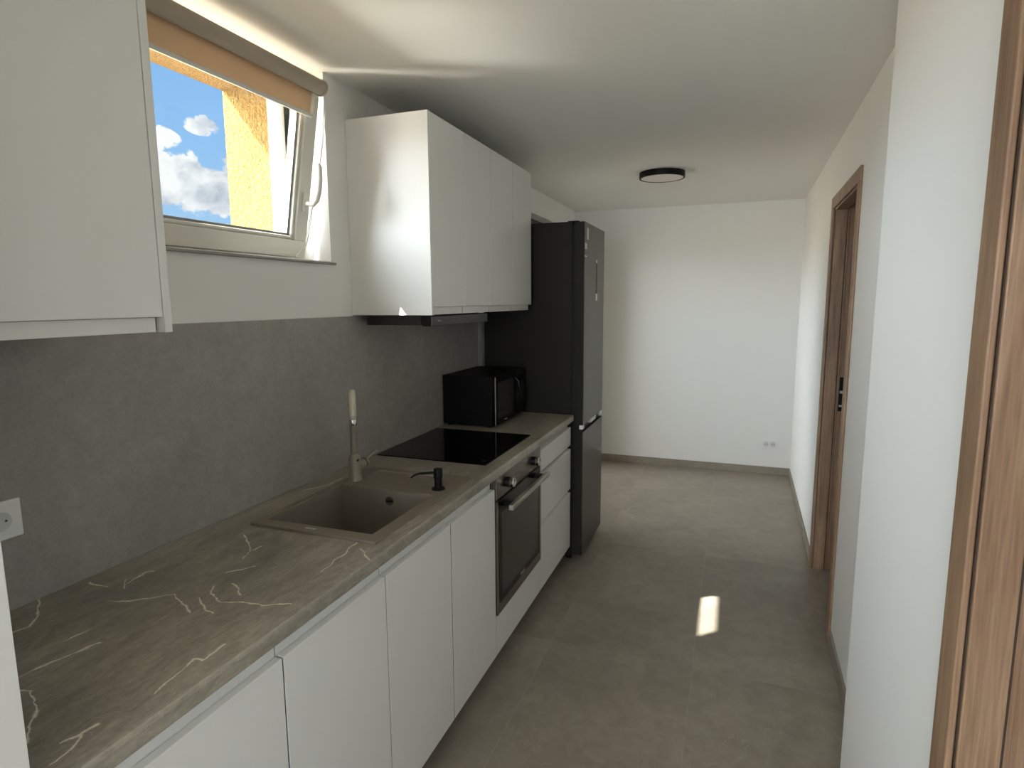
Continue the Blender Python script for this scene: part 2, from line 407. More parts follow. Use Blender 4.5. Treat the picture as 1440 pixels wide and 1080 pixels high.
# ------------------------------------------------------------------ key measures (metres)
ZC = 2.375                       # ceiling
YB = 5.678                       # back wall
W0, W1 = 1.03, 1.93              # window niche
WS = 1.70                        # its sill
TW = .42                         # outer wall thickness
A0, A1, AZ = 4.02, 5.32, 2.195   # alcove door opening in the left wall
def XR(y): return 1.925 + .018 * (y - 4)
XN = 1.80                        # near right wall
YN = 1.926                       # its corner
YF = -2.7                        # wall behind the camera

# ------------------------------------------------------------------ the setting
struct(MB().box(-.0, 3.6, YF, YB, -.12, 0).build('floor', FLOOR), 'grey-beige porcelain tile floor with thin joints', 'floor')
struct(MB().box(-.0, 3.6, YF, YB, ZC, ZC + .15).build('ceiling', CEIL_PAINT), 'plain white painted ceiling', 'ceiling')
wl = MB()
m = .14                           # inner leaf: niche runs up to the ceiling
wl.box(-m, 0, YF, W0, -.12, ZC + .15).box(-m, 0, W0, W1, -.12, WS - .012).box(-m, 0, W0, W1, ZC, ZC + .15)
wl.box(-m, 0, W1, A0, -.12, ZC + .15).box(-m, 0, A0, A1, AZ, ZC + .15).box(-m, 0, A1, YB + .15, -.12, ZC + .15).box(-m, 0, A0, A1, -.12, 0)
struct(wl.build('wall_left', WHITE_WALL), 'white wall with the window niche and the opening behind the fridge', 'wall')
wo = MB()
R0, R1, RZ0, RZ1 = 1.08, 1.88, WS + .02, 2.345
wo.box(-TW, -m, YF, R0, -.12, ZC + .5).box(-TW, -m, R0, R1, -.12, RZ0).box(-TW, -m, R0, R1, RZ1, ZC + .5)
wo.box(-TW, -m, R1, A0, -.12, ZC + .5).box(-TW, -m, A0, A1, AZ, ZC + .5).box(-TW, -m, A1, YB + .15, -.12, ZC + .5).box(-TW, -m, A0, A1, -.12, 0)
struct(wo.build('wall_outside', RENDER), 'rough yellow-orange rendered outer wall seen through the window', 'wall')
struct(MB().box(-TW, XR(YB) + .0, YB, YB + .15, -.12, ZC + .15).build('wall_back', WHITE_WALL), 'plain white end wall of the corridor', 'wall')

# right far wall (very slightly out of parallel) with the doorway, built in a local frame and turned
gam = math.atan(.018)
D0, D1, DZ = 2.95, 3.70, 2.02     # clear opening of door 1
T = .10
wr = thing('wall_right', 'white corridor wall holding the far wooden door frame', 'wall', (XR(YN), YN, 0), (0, 0, -gam), kind='structure', local=True)
ly = lambda y: (y - YN)
b = MB(); b.box(0, T, -.0, ly(D0 - .02), 0, ZC).box(0, T, ly(D1 + .02), ly(YB) + .02, 0, ZC).box(0, T, ly(D0 - .02), ly(D1 + .02), DZ + .02, ZC)
w_ = b.build('wall_face', WHITE_WALL, wr)
wh = MB()
E0, E1 = .10, 1.075               # clear opening of door 2 in the near wall
wh.prism([(XN, E1 + .02), (XN + T, E1 + .02), (XN + T, YN - .1), (XR(YN) + T, YN - .1), (XR(YN) + T, YN), (XN, YN)], 'z', 0, ZC).box(XN, XN + T, YF, E0 - .02, 0, ZC).box(XN, XN + T, E0 - .02, E1 + .02, DZ + .02, ZC)
struct(wh.build('wall_hall', WHITE_WALL, bevel=.003), 'white near right wall with rounded corner and wooden door frame', 'wall')
# rooms beyond the two doorways
ws = MB(); ws.box(3.5, 3.6, YF, -.2, 0, ZC).box(3.5, 3.6, 1.5, YB, 0, ZC).box(3.5, 3.6, -.2, 1.5, 0, .8).box(3.5, 3.6, -.2, 1.5, 2.15, ZC).box(XN + T, 3.5, YN + .35, YN + .45, 0, ZC).box(XN + T, 3.5, YF - .1, YF, 0, ZC).box(XR(YB), 3.6, YB, YB + .1, 0, ZC)
struct(ws.build('wall_side', WHITE_WALL), 'white walls of the rooms beyond the doorways', 'wall')
# wall behind the camera; its wide window is added for fill light
F0, F1, FZ0, FZ1 = .35, 1.65, .85, 2.2
wf = MB(); wf.box(0, F0, YF - .3, YF, 0, ZC).box(F1, XN + T, YF - .3, YF, 0, ZC).box(F0, F1, YF - .3, YF, 0, FZ0).box(F0, F1, YF - .3, YF, FZ1, ZC)
struct(wf.build('wall_front', WHITE_WALL), 'white wall behind the camera', 'wall')
fw2 = thing('added_window_rear', 'white framed window added behind the camera for fill light', 'window', ((F0 + F1) / 2, YF - .15, FZ0), kind='structure')
f = MB(); f.box(F0, F1, YF - .18, YF - .11, FZ0, FZ0 + .06).box(F0, F1, YF - .18, YF - .11, FZ1 - .06, FZ1).box(F0, F0 + .06, YF - .18, YF - .11, FZ0 + .06, FZ1 - .06).box(F1 - .06, F1, YF - .18, YF - .11, FZ0 + .06, FZ1 - .06).box(.97, 1.03, YF - .18, YF - .11, FZ0 + .06, FZ1 - .06)
f.build('window_frame', PVC, fw2)  # frame of the added rear window
MB().box(F0 + .06, .97, YF - .15, YF - .146, FZ0 + .06, FZ1 - .06).box(1.03, F1 - .06, YF - .15, YF - .146, FZ0 + .06, FZ1 - .06).build('glass_pane', GLASS, fw2)  # panes of the added rear window
w3 = thing('added_window_side', 'white framed window added in the room beyond the near doorway for fill light', 'window', (3.55, .65, .8), kind='structure')  # added side-room window, lets fill light in through the near doorway
f = MB(); f.box(3.52, 3.58, -.2, 1.5, .8, .86).box(3.52, 3.58, -.2, 1.5, 2.09, 2.15).box(3.52, 3.58, -.2, -.14, .86, 2.09).box(3.52, 3.58, 1.44, 1.5, .86, 2.09).box(3.52, 3.58, .62, .68, .86, 2.09); f.build('window_frame', PVC, w3)  # frame of the added side-room window
MB().box(3.548, 3.552, -.14, .62, .86, 2.09).box(3.548, 3.552, .68, 1.44, .86, 2.09).build('glass_pane', GLASS, w3)  # panes of the added side-room window
# balcony door in the opening behind the fridge
d3 = thing('door_3', 'dark framed glazed balcony door in the opening behind the fridge', 'door', (-.3, (A0 + A1) / 2, 0), kind='structure')
f = MB(); f.box(-.17, -.10, A0, A1, 0, .07).box(-.17, -.10, A0, A1, AZ - .22, AZ).box(-.17, -.10, A0, A0 + .07, .07, AZ - .22).box(-.17, -.10, A1 - .07, A1, .07, AZ - .22).box(-.17, -.10, (A0 + A1) / 2 - .04, (A0 + A1) / 2 + .04, .07, AZ - .22)
bx = f.build('door_frame', DARK_FRAME, d3, .004)
MB().box(-.137, -.133, A0 + .07, (A0 + A1) / 2 - .04, .07, AZ - .22).box(-.137, -.133, (A0 + A1) / 2 + .04, A1 - .07, .07, AZ - .22).build('glass_pane', GLASS, d3)
struct(MB().box(-TW - 1.75, -TW, A0 - .30, A1 + .6, ZC + .05, ZC + .25).box(-TW - 1.5, -TW, A0 - .30, A0 - .15, 0, ZC + .05).box(-TW - 1.1, -TW - 1.0, A0 - .15, A1 + .6, -.02, 1.25).build('sun_block_balcony', RENDER), 'added unseen slab, wing wall and parapet blocking sun at the balcony door', 'balcony')  # unseen masonry added to keep sun and ground glint out
struct(MB().box(-TW - 1.1, 0, A0 - .35, A1 + .6, -.2, -.02).build('trim_3', SILL_GREY), 'grey balcony floor outside the balcony door', 'balcony')
struct(MB().box(-.3, 2.2, YF - 2.3, YF - .3, ZC + .05, ZC + .25).box(-.5, -.3, YF - 2.3, YF - .3, 0, ZC + .25).build('sun_block_rear', RENDER), 'added unseen canopy and side wall blocking sun behind the camera', 'balcony')  # unseen overhang added to keep sun out of the rear opening

# skirting
bb = struct(MB().box(0, XR(YB), YB - .010, YB, 0, .068).build('baseboard_back', FLOOR, bevel=.002), 'tile skirting along the end wall', 'skirting')
b = MB(); b.box(-.010, 0, ly(D1 + .09), ly(YB) - .01, 0, .068).box(-.010, 0, .0, ly(D0 - .09), 0, .068)
br = thing('baseboard_right', 'tile skirting along the right corridor wall', 'skirting', (XR(YN), YN, 0), (0, 0, -gam), kind='structure', local=True)
b.build('skirting_strip', FLOOR, br, .002)
struct(MB().box(XN - .010, XN, E1 + .11, YN, 0, .068).box(XN - .01, XR(YN) , YN, YN + .010, 0, .068).build('baseboard_hall', FLOOR, bevel=.002), 'tile skirting along the near right wall', 'skirting')
struct(MB().box(0, .010, A1, YB - .01, 0, .068).build('baseboard_left', FLOOR, bevel=.002), 'tile skirting on the left behind the fridge', 'skirting')

# ------------------------------------------------------------------ door frames
def door_frame(root, face, y0, y1, zt, depth, w=.07, far_strike=True):
    """local frame: corridor side face at x=0, wall goes to +x; clear opening y0..y1"""
    t = .011
    def casing(pts_side):
        b = MB()
        if pts_side == 'near': b.box(-t, 0, y0 - w, y0 - .008, 0, zt + .008)
        if pts_side == 'far': b.box(-t, 0, y1 + .008, y1 + w, 0, zt + .008)
        if pts_side == 'top': b.box(-t, 0, y0 - w, y1 + w, zt + .008, zt + w)
        return b
    for s in ('near', 'far', 'top'): casing(s).build('casing', OAK, root, .003, 3, offset=face is not None)
    # jamb lining with a rebate
    r = .060
    def jamb(b, ya, yb, s):
        b.box(.0, r, ya, yb, 0, zt)
    b = MB()
    b.box(.0025, r, y0 - .02, y0, 0, zt + .018).box(r, r + .014, y0 - .02, y0 - .006, 0, zt + .018).box(r + .014, depth, y0 - .02, y0 - .014, 0, zt + .018); b.build('jamb', OAK, root, .002, 2)
    b = MB()
    b.box(.0025, r, y1, y1 + .02, 0, zt + .018).box(r, r + .014, y1 + .006, y1 + .02, 0, zt + .018).box(r + .014, depth, y1 + .014, y1 + .02, 0, zt + .018); fj = b.build('jamb', OAK, root, .002, 2)
    b = MB()
    b.box(0, r, y0 - .02, y1 + .02, zt, zt + .018).box(r, depth, y0 - .02, y1 + .02, zt + .014, zt + .018); b.build('head', OAK, root, .002, 2)
    MB().box(r, r + .003, y1 + .001, y1 + .0055, 0, zt).box(r, r + .003, y0 - .0055, y0 - .001, 0, zt).box(r, r + .003, y0, y1, zt + .001, zt + .008).build('door_seal', SEAL_GAP_BROWN, root)
    MB().box(.0002, .0022, y1 + .0056, y1 + .0079, 0, zt).box(.0002, .0022, y0 - .0079, y0 - .0056, 0, zt).build('gap_shade', SEAL_GAP_BROWN, root)  # dark strips standing in for the shaded gap between casing and jamb
    if far_strike:
        sp = MB().box(r + .018, r + .044, y1 + .011, y1 + .014, .93, 1.12).build('strike_plate', BLACK_MATT, root)
        MB().box(r + .022, r + .040, y1 + .010, y1 + .0112, 1.03, 1.045).box(r + .022, r + .040, y1 + .010, y1 + .0112, .955, .965).build('latch_plate', GREY_PROFILE, sp)
d1 = thing('door_1', 'light oak door frame in the far right wall', 'door frame', (XR(YN), YN, 0), (0, 0, -gam), kind='structure', local=True)
door_frame(d1, None, ly(D0), ly(D1), DZ, .14)
d2 = thing('door_2', 'light oak door frame close by on the right', 'door frame', (XN, 0, 0), (0, 0, 0), kind='structure', local=True)
door_frame(d2, None, E0, E1, DZ, .20, .078, False)
# door leaves, opened into the rooms behind
for nm, o, y, ang in (('far', d1, ly(D0), 8), ('near', d2, E0, 8)):
    w = (D1 - D0) if nm == 'far' else (E1 - E0)
    b = MB(); q0 = .14 if nm == 'far' else .20
    b.box(q0, q0 + w, y - .048, y - .008, .005, DZ)
    b.build('door_leaf', OAK, o, .002)

# ------------------------------------------------------------------ kitchen window
w1 = thing('window_1', 'white tilt window standing open, in the niche over the worktop', 'window', (-.14, (W0 + W1) / 2, WS), kind='structure')
def pframe(b, x0, x1, y0, y1, z0, z1, w):
    b.box(x0, x1, y0, y1, z0, z0 + w).box(x0, x1, y0, y1, z1 - w, z1).box(x0, x1, y0, y0 + w, z0 + w, z1 - w).box(x0, x1, y1 - w, y1, z0 + w, z1 - w)
b = MB(); pframe(b, -.205, -.14, W0 + .005, W1 - .005, WS - .012, ZC - .0, .058); fo = b.build('window_frame', PVC, w1, .003)
b = MB(); pframe(b, -.139, -.134, W0 + .012, W1 - .012, WS - .004, ZC - .012, .006); b.build('frame_seal', GREY_PLASTIC, fo)
MB().box(-.13, .014, W0, W1 + .014, WS - .012, WS - .004).build('window_sill', SILL_GREY, w1, .002)
MB().box(-.13, .010, W0, W1 + .006, WS - .004, WS).build('sill_top', PVC, w1, .001)
TILT = math.radians(10.0)
SX, SZ = -.070, WS + .010         # bottom room-side edge of the sash
sash = thing('sash', None, None, (0, 0, 0), local=True)
sash.parent = w1; sash.location = Vector((SX, 0, SZ)) - Vector(w1.location); sash.rotation_euler = (0, TILT, 0)
SY0, SY1, SH, SW = 1.065, 1.868, .625, .062
b = MB()
prof = .062
for (x0, x1, a, c, z0, z1) in ((-.07, 0, SY0, SY1, 0, SW), (-.07, 0, SY0, SY1, SH - SW, SH), (-.07, 0, SY0, SY0 + SW, SW, SH - SW), (-.07, 0, SY1 - SW, SY1, SW, SH - SW)):
    b.box(x0, x1, a, c, z0, z1)
b.build('sash_frame', PVC, sash, .004, 3)
b = MB(); pframe(b, -.045, -.009, SY0 + SW, SY1 - SW, SW, SH - SW, .012); b.build('glazing_bead', PVC, sash, .004, 2)
b = MB(); pframe(b, -.034, -.022, SY0 + SW + .010, SY1 - SW - .010, SW + .010, SH - SW - .010, .010); b.build('spacer_bar', GREY_PROFILE, sash)
b = MB(); b.box(-.022, -.018, SY0 + SW + .008, SY1 - SW - .008, SW + .008, SH - SW - .008).box(-.038, -.034, SY0 + SW + .008, SY1 - SW - .008, SW + .008, SH - SW - .008)
b.build('glass_pane', GLASS, sash)
# handle pointing up (tilt position)
b = MB(); yh = SY1 - .031
b.box(0, .012, yh - .014, yh + .014, .165, .235)
hb = b.build('handle_base', PVC, sash, .004, 3)
MB().tube([(.010, yh, .195), (.040, yh, .197), (.052, yh, .212), (.058, yh, .245), (.058, yh, .285), (.052, yh, .325), (.047, yh, .335)], [.010, .010, .011, .0105, .010, .009, .006], 12).build('handle', PVC, sash, smooth=True)

# roller blind fixed to the sash
rb = thing('roller_blind', 'beige roller blind rolled up almost fully at the top of the window', 'blind', (SX, (SY0 + SY1) / 2, SZ), (0, TILT, 0), local=True)
def LB(mb, *a, **k): return mb.build(*a, **k)
yo = -(SY0 + SY1) / 2
RR, RZ = .0245, .585
b = MB(); b.lathe([(RR, SY0 - .01 + yo), (RR, SY1 - .045 + yo)], (.034, 0, RZ), 'y', 28); b.build('roller_tube', GREY_ROLL, rb, smooth=True)
b = MB()
for y in (SY0 - .0225 + yo, SY1 - .0445 + yo): MB().lathe([(RR * .6, y), (RR + .003, y + .001), (RR + .003, y + .010), (RR * .7, y + .012)], (.034, 0, RZ), 'y', 24).build('end_cap', GREY_ROLL, rb, smooth=True)
MB().box(.0105, .0112, SY0 + yo, SY1 - .055 + yo, .497, RZ).build('fabric', FABRIC, rb)
MB().box(.006, .016, SY0 - .004 + yo, SY1 - .046 + yo, .484, .497).build('bottom_bar', WHITE_EDGE, rb, .002, 2)
for y in (SY1 - .044 + yo, SY0 - .02 + yo): MB().box(.001, .014, y, y + .014, .49, RZ - .02).build('side_bracket', PVC, rb, .002)
b = MB(); ye = SY1 - .022 + yo
pts = []
for i in range(41):
    t = i / 40
    pts.append((.040 + .004 * math.sin(7 * t) - .03 * t * t, ye + .012 * math.sin(3 * t) + .012 * t, RZ - t * .50 ))
last = pts[-1]
pts += [(last[0] - .002, last[1] - .004, last[2] - .035), (last[0] - .004, last[1] - .022, last[2] - .062), (last[0] - .004, last[1] - .045, last[2] - .075), (last[0], last[1] - .060, last[2] - .080)]
up_ = [(p[0] + .004, p[1] - .009 - .004 * math.sin(i * .2), p[2]) for i, p in enumerate(pts[:41])]
lp = up_[-1]
up_ += [(lp[0] - .002, lp[1] - .010, lp[2] - .030), (lp[0] - .002, lp[1] - .030, lp[2] - .060), (last[0], last[1] - .060, last[2] - .080)]
b.tube(pts, .0016, 6).tube(up_, .0016, 6); b.build('bead_chain', WHITE_PLASTIC, rb, smooth=True)

# ------------------------------------------------------------------ worktop, backsplash, tall unit
YW0, YW1, XW = .455, 3.30, .596
SKX0, SKX1, SKY0, SKY1 = .135, .538, 1.335, 1.950
b = MB()
r = .006
fp = [(.550, .862), (XW - r, .862), (XW - .002, .864), (XW, .868), (XW, .891), (XW - .0015, .8965), (XW - .005, .8995), (XW - .010, .900), (.550, .900)]
b.prism(fp, 'y', YW0, YW1)
b.box(.0005, .550, YW0, SKY0, .862, .900).box(.0005, .550, SKY1, YW1, .862, .900).box(.0005, SKX0, SKY0, SKY1, .862, .900).box(SKX1, .550, SKY0, SKY1, .862, .900)
wt = tag(b.build('worktop', WORKTOP), 'long grey-brown stone-look worktop with white veins on the base cabinets', 'worktop')
b = MB(); b.box(.0005, .010, YW0, YW1 - .012, .9002, 1.493)
tag(b.build('backsplash_panel', CONCRETE, bevel=.0008), 'grey concrete-look splashback panel between worktop and wall cabinets', 'splashback')
tag(MB().box(.0005, .013, YW1 - .012, YW1 + .002, .900, 1.493).build('edge_trim', GREY_PROFILE, bevel=.001), 'thin pale metal trim closing the splashback beside the fridge', 'trim')

tc = thing('tall_cabinet', 'white tall cabinet at the near left end of the worktop', 'cabinet', (.29, .10, 0))
MB().box(.002, .560, -.20, .414, .0, 2.30).build('carcass', WHITE_LAM, tc, .001)
MB().box(.561, .580, -.198, .413, .11, 2.298).build('door', WHITE_LAM, tc, .001)
MB().box(.002, .580, .4145, .4545, .0, 2.30).build('side_panel', WHITE_LAM, tc, .001)

# ------------------------------------------------------------------ base cabinets
XD = .579
def carcass(root, y0, y1):
    MB().box(.012, .555, y0 + .001, y0 + .018, .11, .860).box(.012, .555, y1 - .018, y1 - .001, .11, .860).box(.012, .555, y0 + .018, y1 - .018, .11, .128).box(.012, .02, y0 + .018, y1 - .018, .128, .86).build('carcass', CARC, root)
    MB().box(.50, .516, y0 + .001, y1 - .001, .001, .108).build('plinth', PLINTH, root)
def jdoor(root, y0, y1, z0, z1, name='door'):
    p = [(.560, z0), (XD, z0), (XD, z1 - .001), (XD - .001, z1), (.560, z1)]
    return MB().prism(p, 'y', y0 + .0022, y1 - .0022).build(name, WHITE_LAM, root, .0008, 2)
def gola(root, y0, y1):
    # white grip channel under the worktop
    p = [(.5555, .795), (.5585, .795), (.5585, .8605), (.5555, .8605)]
    return MB().prism(p, 'y', y0 + .0015, y1 - .0015).build('grip_rail', WHITE_EDGE, root, .0005)
def base_unit(y0, y1, splits, label):
    r = thing('base_cabinet', label, 'cabinet', (.29, (y0 + y1) / 2, 0), group='white base cabinets under the worktop')
    carcass(r, y0, y1); gola(r, y0, y1)
    ys = [y0] + splits + [y1]
    for a, c in zip(ys, ys[1:]): jdoor(r, a, c, .109, .815)
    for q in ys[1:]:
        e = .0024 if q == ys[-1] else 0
        MB().box(.5602, .5782, q - e - .0021, q - e + .0021, .110, .813).build('seam_shade', GASKET_SEAM_SHADE, r)  # dark strip filling the seam in place of its shade
    return r
base_unit(.457, .925, [], 'white base cabinet nearest the tall cabinet, single door, under the near end of the worktop')
base_unit(.925, 1.321, [], 'narrow single-door white base cabinet just before the sink')
base_unit(1.321, 2.117, [1.722], 'white two-door base cabinet under the sink')
# drawer unit
dr = thing('drawer_cabinet', 'white base cabinet with three drawers between oven and fridge', 'cabinet', (.29, 3.0, 0), group='white base cabinets under the worktop')
carcass(dr, 2.705, 3.298)
gola(dr, 2.713, 3.298)
for z0, z1 in ((.109, .440), (.462, .700), (.722, .828)):
    d = jdoor(dr, 2.713, 3.298, z0, z1, 'drawer_front')
for z in (.452, .711):
    MB().box(.5555, .5595, 2.715, 3.297, z - .010, z + .012).build('grip_rail', PLINTH if False else WHITE_EDGE, dr)
MB().box(.556, .5785, 2.7045, 2.7125, .109, .858).build('filler_strip', WHITE_LAM, dr, .0008)
# oven housing
oh = thing('oven_cabinet', 'white oven housing with plain panel below the built-in oven', 'cabinet', (.29, 2.41, 0), group='white base cabinets under the worktop')
MB().box(.012, .555, 2.118, 2.128, .11, .860).box(.012, .555, 2.6935, 2.703, .11, .860).box(.012, .555, 2.128, 2.6935, .11, .128).box(.012, .02, 2.128, 2.6935, .128, .86).build('carcass', CARC, oh)
MB().box(.50, .516, 2.118, 2.703, .001, .108).build('plinth', PLINTH, oh)
MB().box(.560, XD, 2.1185, 2.7035, .109, .279).build('lower_panel', WHITE_LAM, oh, .0008)

ov = thing('oven', 'built-in stainless steel and black glass oven with bar handle', 'oven', (.30, 2.41, .282))
OY0, OY1 = 2.121, 2.700
MB().box(.06, .559, OY0 + .01, OY1 - .01, .285, .855).build('body', BLACK_MATT, ov)
b = MB(); b.box(.560, .584, OY0, OY1, .767, .858); cp = b.build('control_panel', OVEN_STEEL, ov, .002)
b = MB(); b.box(.560, .586, OY0, OY0 + .016, .283, .762).box(.560, .586, OY1 - .016, OY1, .283, .762).box(.560, .586, OY0 + .016, OY1 - .016, .283, .325)
dd = b.build('door', OVEN_STEEL, ov, .001)
MB().box(.561, .5855, OY0 + .0165, OY1 - .0165, .3255, .762).build('door_glass', BLACK_GLOSS, dd, .001)
OG = plain('oven_inner_glass', (.040, .035, .029), .12, 0, .3)
MB().box(.5856, .5862, OY0 + .055, OY1 - .055, .355, .700).build('window_panel', OG, dd)
b = MB(); b.box(.622, .642, OY0 + .035, OY1 - .035, .722, .744); hn = b.build('handle', HANDLE_STEEL, dd, .003)
for y in (OY0 + .07, OY1 - .10): MB().box(.586, .624, y, y + .03, .724, .742).build('handle_bracket', BLACK_PL, hn, .002)
MB().box(.5863, .5868, 2.40, 2.455, .334, .344).build('badge', GREY_PROFILE, dd)
for y in (2.232, 2.572):
    k = MB().lathe([(.021, .584), (.021, .602), (.019, .603)], (0, y, .815), 'x', 28).build('knob', BLACK_PL, ov, smooth=True)
    MB().lathe([(.0185, .6025), (.0205, .606), (.0205, .618), (.018, .621)], (0, y, .815), 'x', 28).build('knob_ring', CHROME, k, smooth=True)
    MB().box(.6212, .6222, y - .001, y + .001, .818, .832).build('knob_mark', BLACK_PL, k)
tmp = MB()
for i in range(4): tmp.box(.5842, .5845, 2.33 + i * .014, 2.335 + i * .014, .812, .816)
tmp.build('printed_symbols', BLACK_PL, cp)

# hob
hb_ = thing('induction_hob', 'flat black glass hob in the worktop above the oven', 'hob', (.279, 2.425, .9))
b = MB()
b.prism([(.032, 2.143), (.528, 2.143), (.532, 2.147), (.532, 2.703), (.528, 2.707), (.032, 2.707), (.026, 2.701), (.026, 2.149)], 'z', .9003, .9055)
b.build('glass_plate', BLACK_GLOSS, hb_, .0012)
HM = plain('hob_print', (.10, .10, .10), .2)
MB().box(.497, .511, 2.185, 2.197, .9055, .9057).build('printed_logo', HM, hb_)

# ------------------------------------------------------------------ sink
sk = thing('sink', 'greige composite sink with drainboard set in the worktop', 'sink', (.336, 1.64, .9))
X0, X1, Y0, Y1 = .123, .550, 1.323, 1.962
xs = [X0, .148, .182, .462, .512, X1]
ys = [Y0, 1.366, 1.729, 1.764, 1.928, Y1]
H = {}
for i in range(5):
    for j in range(5):
        H[i, j] = .9085
for i in (1, 2, 3): H[i, 1] = .722
H[2, 2] = .9045; H[2, 3] = .9045; H[1, 3] = .9085; H[3, 3] = .9085
b = MB(); bm = b.bm
vc = {}
def V(x, y, z):
    k = (round(x, 5), round(y, 5), round(z, 5))
    if k not in vc: vc[k] = bm.verts.new(k)
    return vc[k]
def F(*v):
    try: bm.faces.new(v)
    except ValueError: pass
ZB = .9002
for i in range(5):
    for j in range(5):
        h = H[i, j]
        F(V(xs[i], ys[j], h), V(xs[i + 1], ys[j], h), V(xs[i + 1], ys[j + 1], h), V(xs[i], ys[j + 1], h))
for i in range(6):
    for j in range(5):
        a = H.get((i - 1, j), ZB); c = H.get((i, j), ZB)
        if abs(a - c) > 1e-6: F(V(xs[i], ys[j], a), V(xs[i], ys[j + 1], a), V(xs[i], ys[j + 1], c), V(xs[i], ys[j], c))
for j in range(6):
    for i in range(5):
        a = H.get((i, j - 1), ZB); c = H.get((i, j), ZB)
        if abs(a - c) > 1e-6: F(V(xs[i], ys[j], a), V(xs[i + 1], ys[j], a), V(xs[i + 1], ys[j], c), V(xs[i], ys[j], c))
so = b.build('basin', GREIGE, sk, .0035, 3, weld=True)
# underside shell
b = MB(); b.box(.141, .148 - .0005, 1.36, 1.735, .715, .895).box(.5125, .519, 1.36, 1.735, .715, .895).box(.148, .512, 1.359, 1.3655, .715, .895).box(.148, .512, 1.7295, 1.736, .715, .895).box(.148, .512, 1.3655, 1.7295, .712, .7215)
b.build('basin_shell', GREIGE, sk)
dn = MB().lathe([(.045, .7222), (.045, .7245), (.036, .7255), (.034, .7235), (.012, .7235), (.011, .728), (.004, .729)], (.33, 1.55, 0), 'z', 28).build('drain', CHROME, sk, smooth=True)
ofl = MB().lathe([(.0155, 1.7285), (.0155, 1.7255), (.012, 1.7248)], (.345, 0, .868), 'y', 24).build('overflow', CHROME, sk, smooth=True)
MB().box(.3325, .3575, 1.7236, 1.7250, .8655, .8705).build('overflow_bar', BLACK_PL, ofl)
MB().box(.305, .317, 1.3395, 1.3475, .9086, .9089).box(.320, .3235, 1.3395, 1.3475, .9086, .9089).box(.327, .340, 1.3395, 1.3475, .9086, .9089).build('logo_mark', STICKER, sk)

# tap
tp = thing('kitchen_tap', 'greige single-lever kitchen tap with chrome ring behind the sink', 'tap', (.167, 1.787, .9085))
tx, ty = .167, 1.787
MB().lathe([(.0245, .9087), (.0245, .912), (.0225, .916), (.0220, .985), (.018, .998), (.0125, 1.006)], (tx, ty, 0), 'z', 28).build('body', TAP, tp, smooth=True)
MB().lathe([(.0115, 1.004), (.0125, 1.012), (.0125, 1.112)], (tx, ty, 0), 'z', 24).build('column', TAP, tp, smooth=True)
MB().lathe([(.0128, 1.1122), (.0134, 1.114), (.0134, 1.130), (.0128, 1.132)], (tx, ty, 0), 'z', 24).build('chrome_ring', CHROME, tp, smooth=True)
dv = Vector((.58, -.815, 0)); pts = []
for i in range(25):
    t = i / 24
    if t < .30: p = Vector((tx, ty, 1.1322 + t / .30 * .055)); 
    else:
        a = (t - .30) / .70 * PI * .92
        p = Vector((tx, ty, 1.187)) + dv * (.070 * (1 - math.cos(a))) + Vector((0, 0, .052 * math.sin(a)))
    pts.append(p)
pts += [pts[-1] + Vector((.001, -.0015, -.012)), pts[-1] + Vector((.001, -.0015, -.030))]
MB().tube(pts, [.0116] * 24 + [.0120, .0122, .0118], 16).build('spout', SPOUT, tp, smooth=True)
# lever on the right of the body
MB().lathe([(.0165, .0), (.0175, .004), (.0175, .030)], (tx, 0, .958), 'y', 24).bm.free()
lv = MB(); lv.tube([(tx, ty + .012, .958), (tx, ty + .046, .958)], .0210, 24); lb = lv.build('lever_hub', TAP, tp, smooth=True)
MB().tube([(tx, ty + .0465, .958), (tx, ty + .052, .958)], .0200, 24).build('lever_ring', BLACK_PL, lb, smooth=True)
MB().tube([(tx, ty + .0525, .958), (tx, ty + .066, .958)], [.0210, .0190], 24).build('lever_cap', TAP, lb, smooth=True)
MB().tube([(tx, ty + .060, .964), (tx - .002, ty + .085, .972), (tx - .004, ty + .145, .984)], [.0065, .0058, .005], 12).build('lever', LEVER, lb, smooth=True)
MB().box(tx + .018, tx + .0212, ty - .012, ty - .002, .982, .990).build('indicator_dot', BLACK_PL, tp)

# soap dispenser
sd = thing('soap_dispenser', 'black pump soap dispenser standing on the sink rim', 'dispenser', (.502, 1.789, .9086))
MB().lathe([(.0235, .9088), (.0235, .9125), (.019, .9155), (.0135, .917)], (.502, 1.789, 0), 'z', 28).build('base_flange', BLACK_MATT, sd, smooth=True)
MB().lathe([(.0130, .917), (.0130, .946), (.0150, .948)], (.502, 1.789, 0), 'z', 24).build('neck', BLACK_MATT, sd, smooth=True)
MB().lathe([(.0148, .9482), (.0155, .950), (.0155, .979), (.0140, .981)], (.502, 1.789, 0), 'z', 24).build('pump_head', BLACK_MATT, sd, smooth=True)
MB().tube([(.492, 1.782, .969), (.452, 1.752, .9695), (.440, 1.742, .967), (.427, 1.733, .958)], [.0042, .004, .0038, .0034], 10).build('spout', BLACK_MATT, sd, smooth=True)

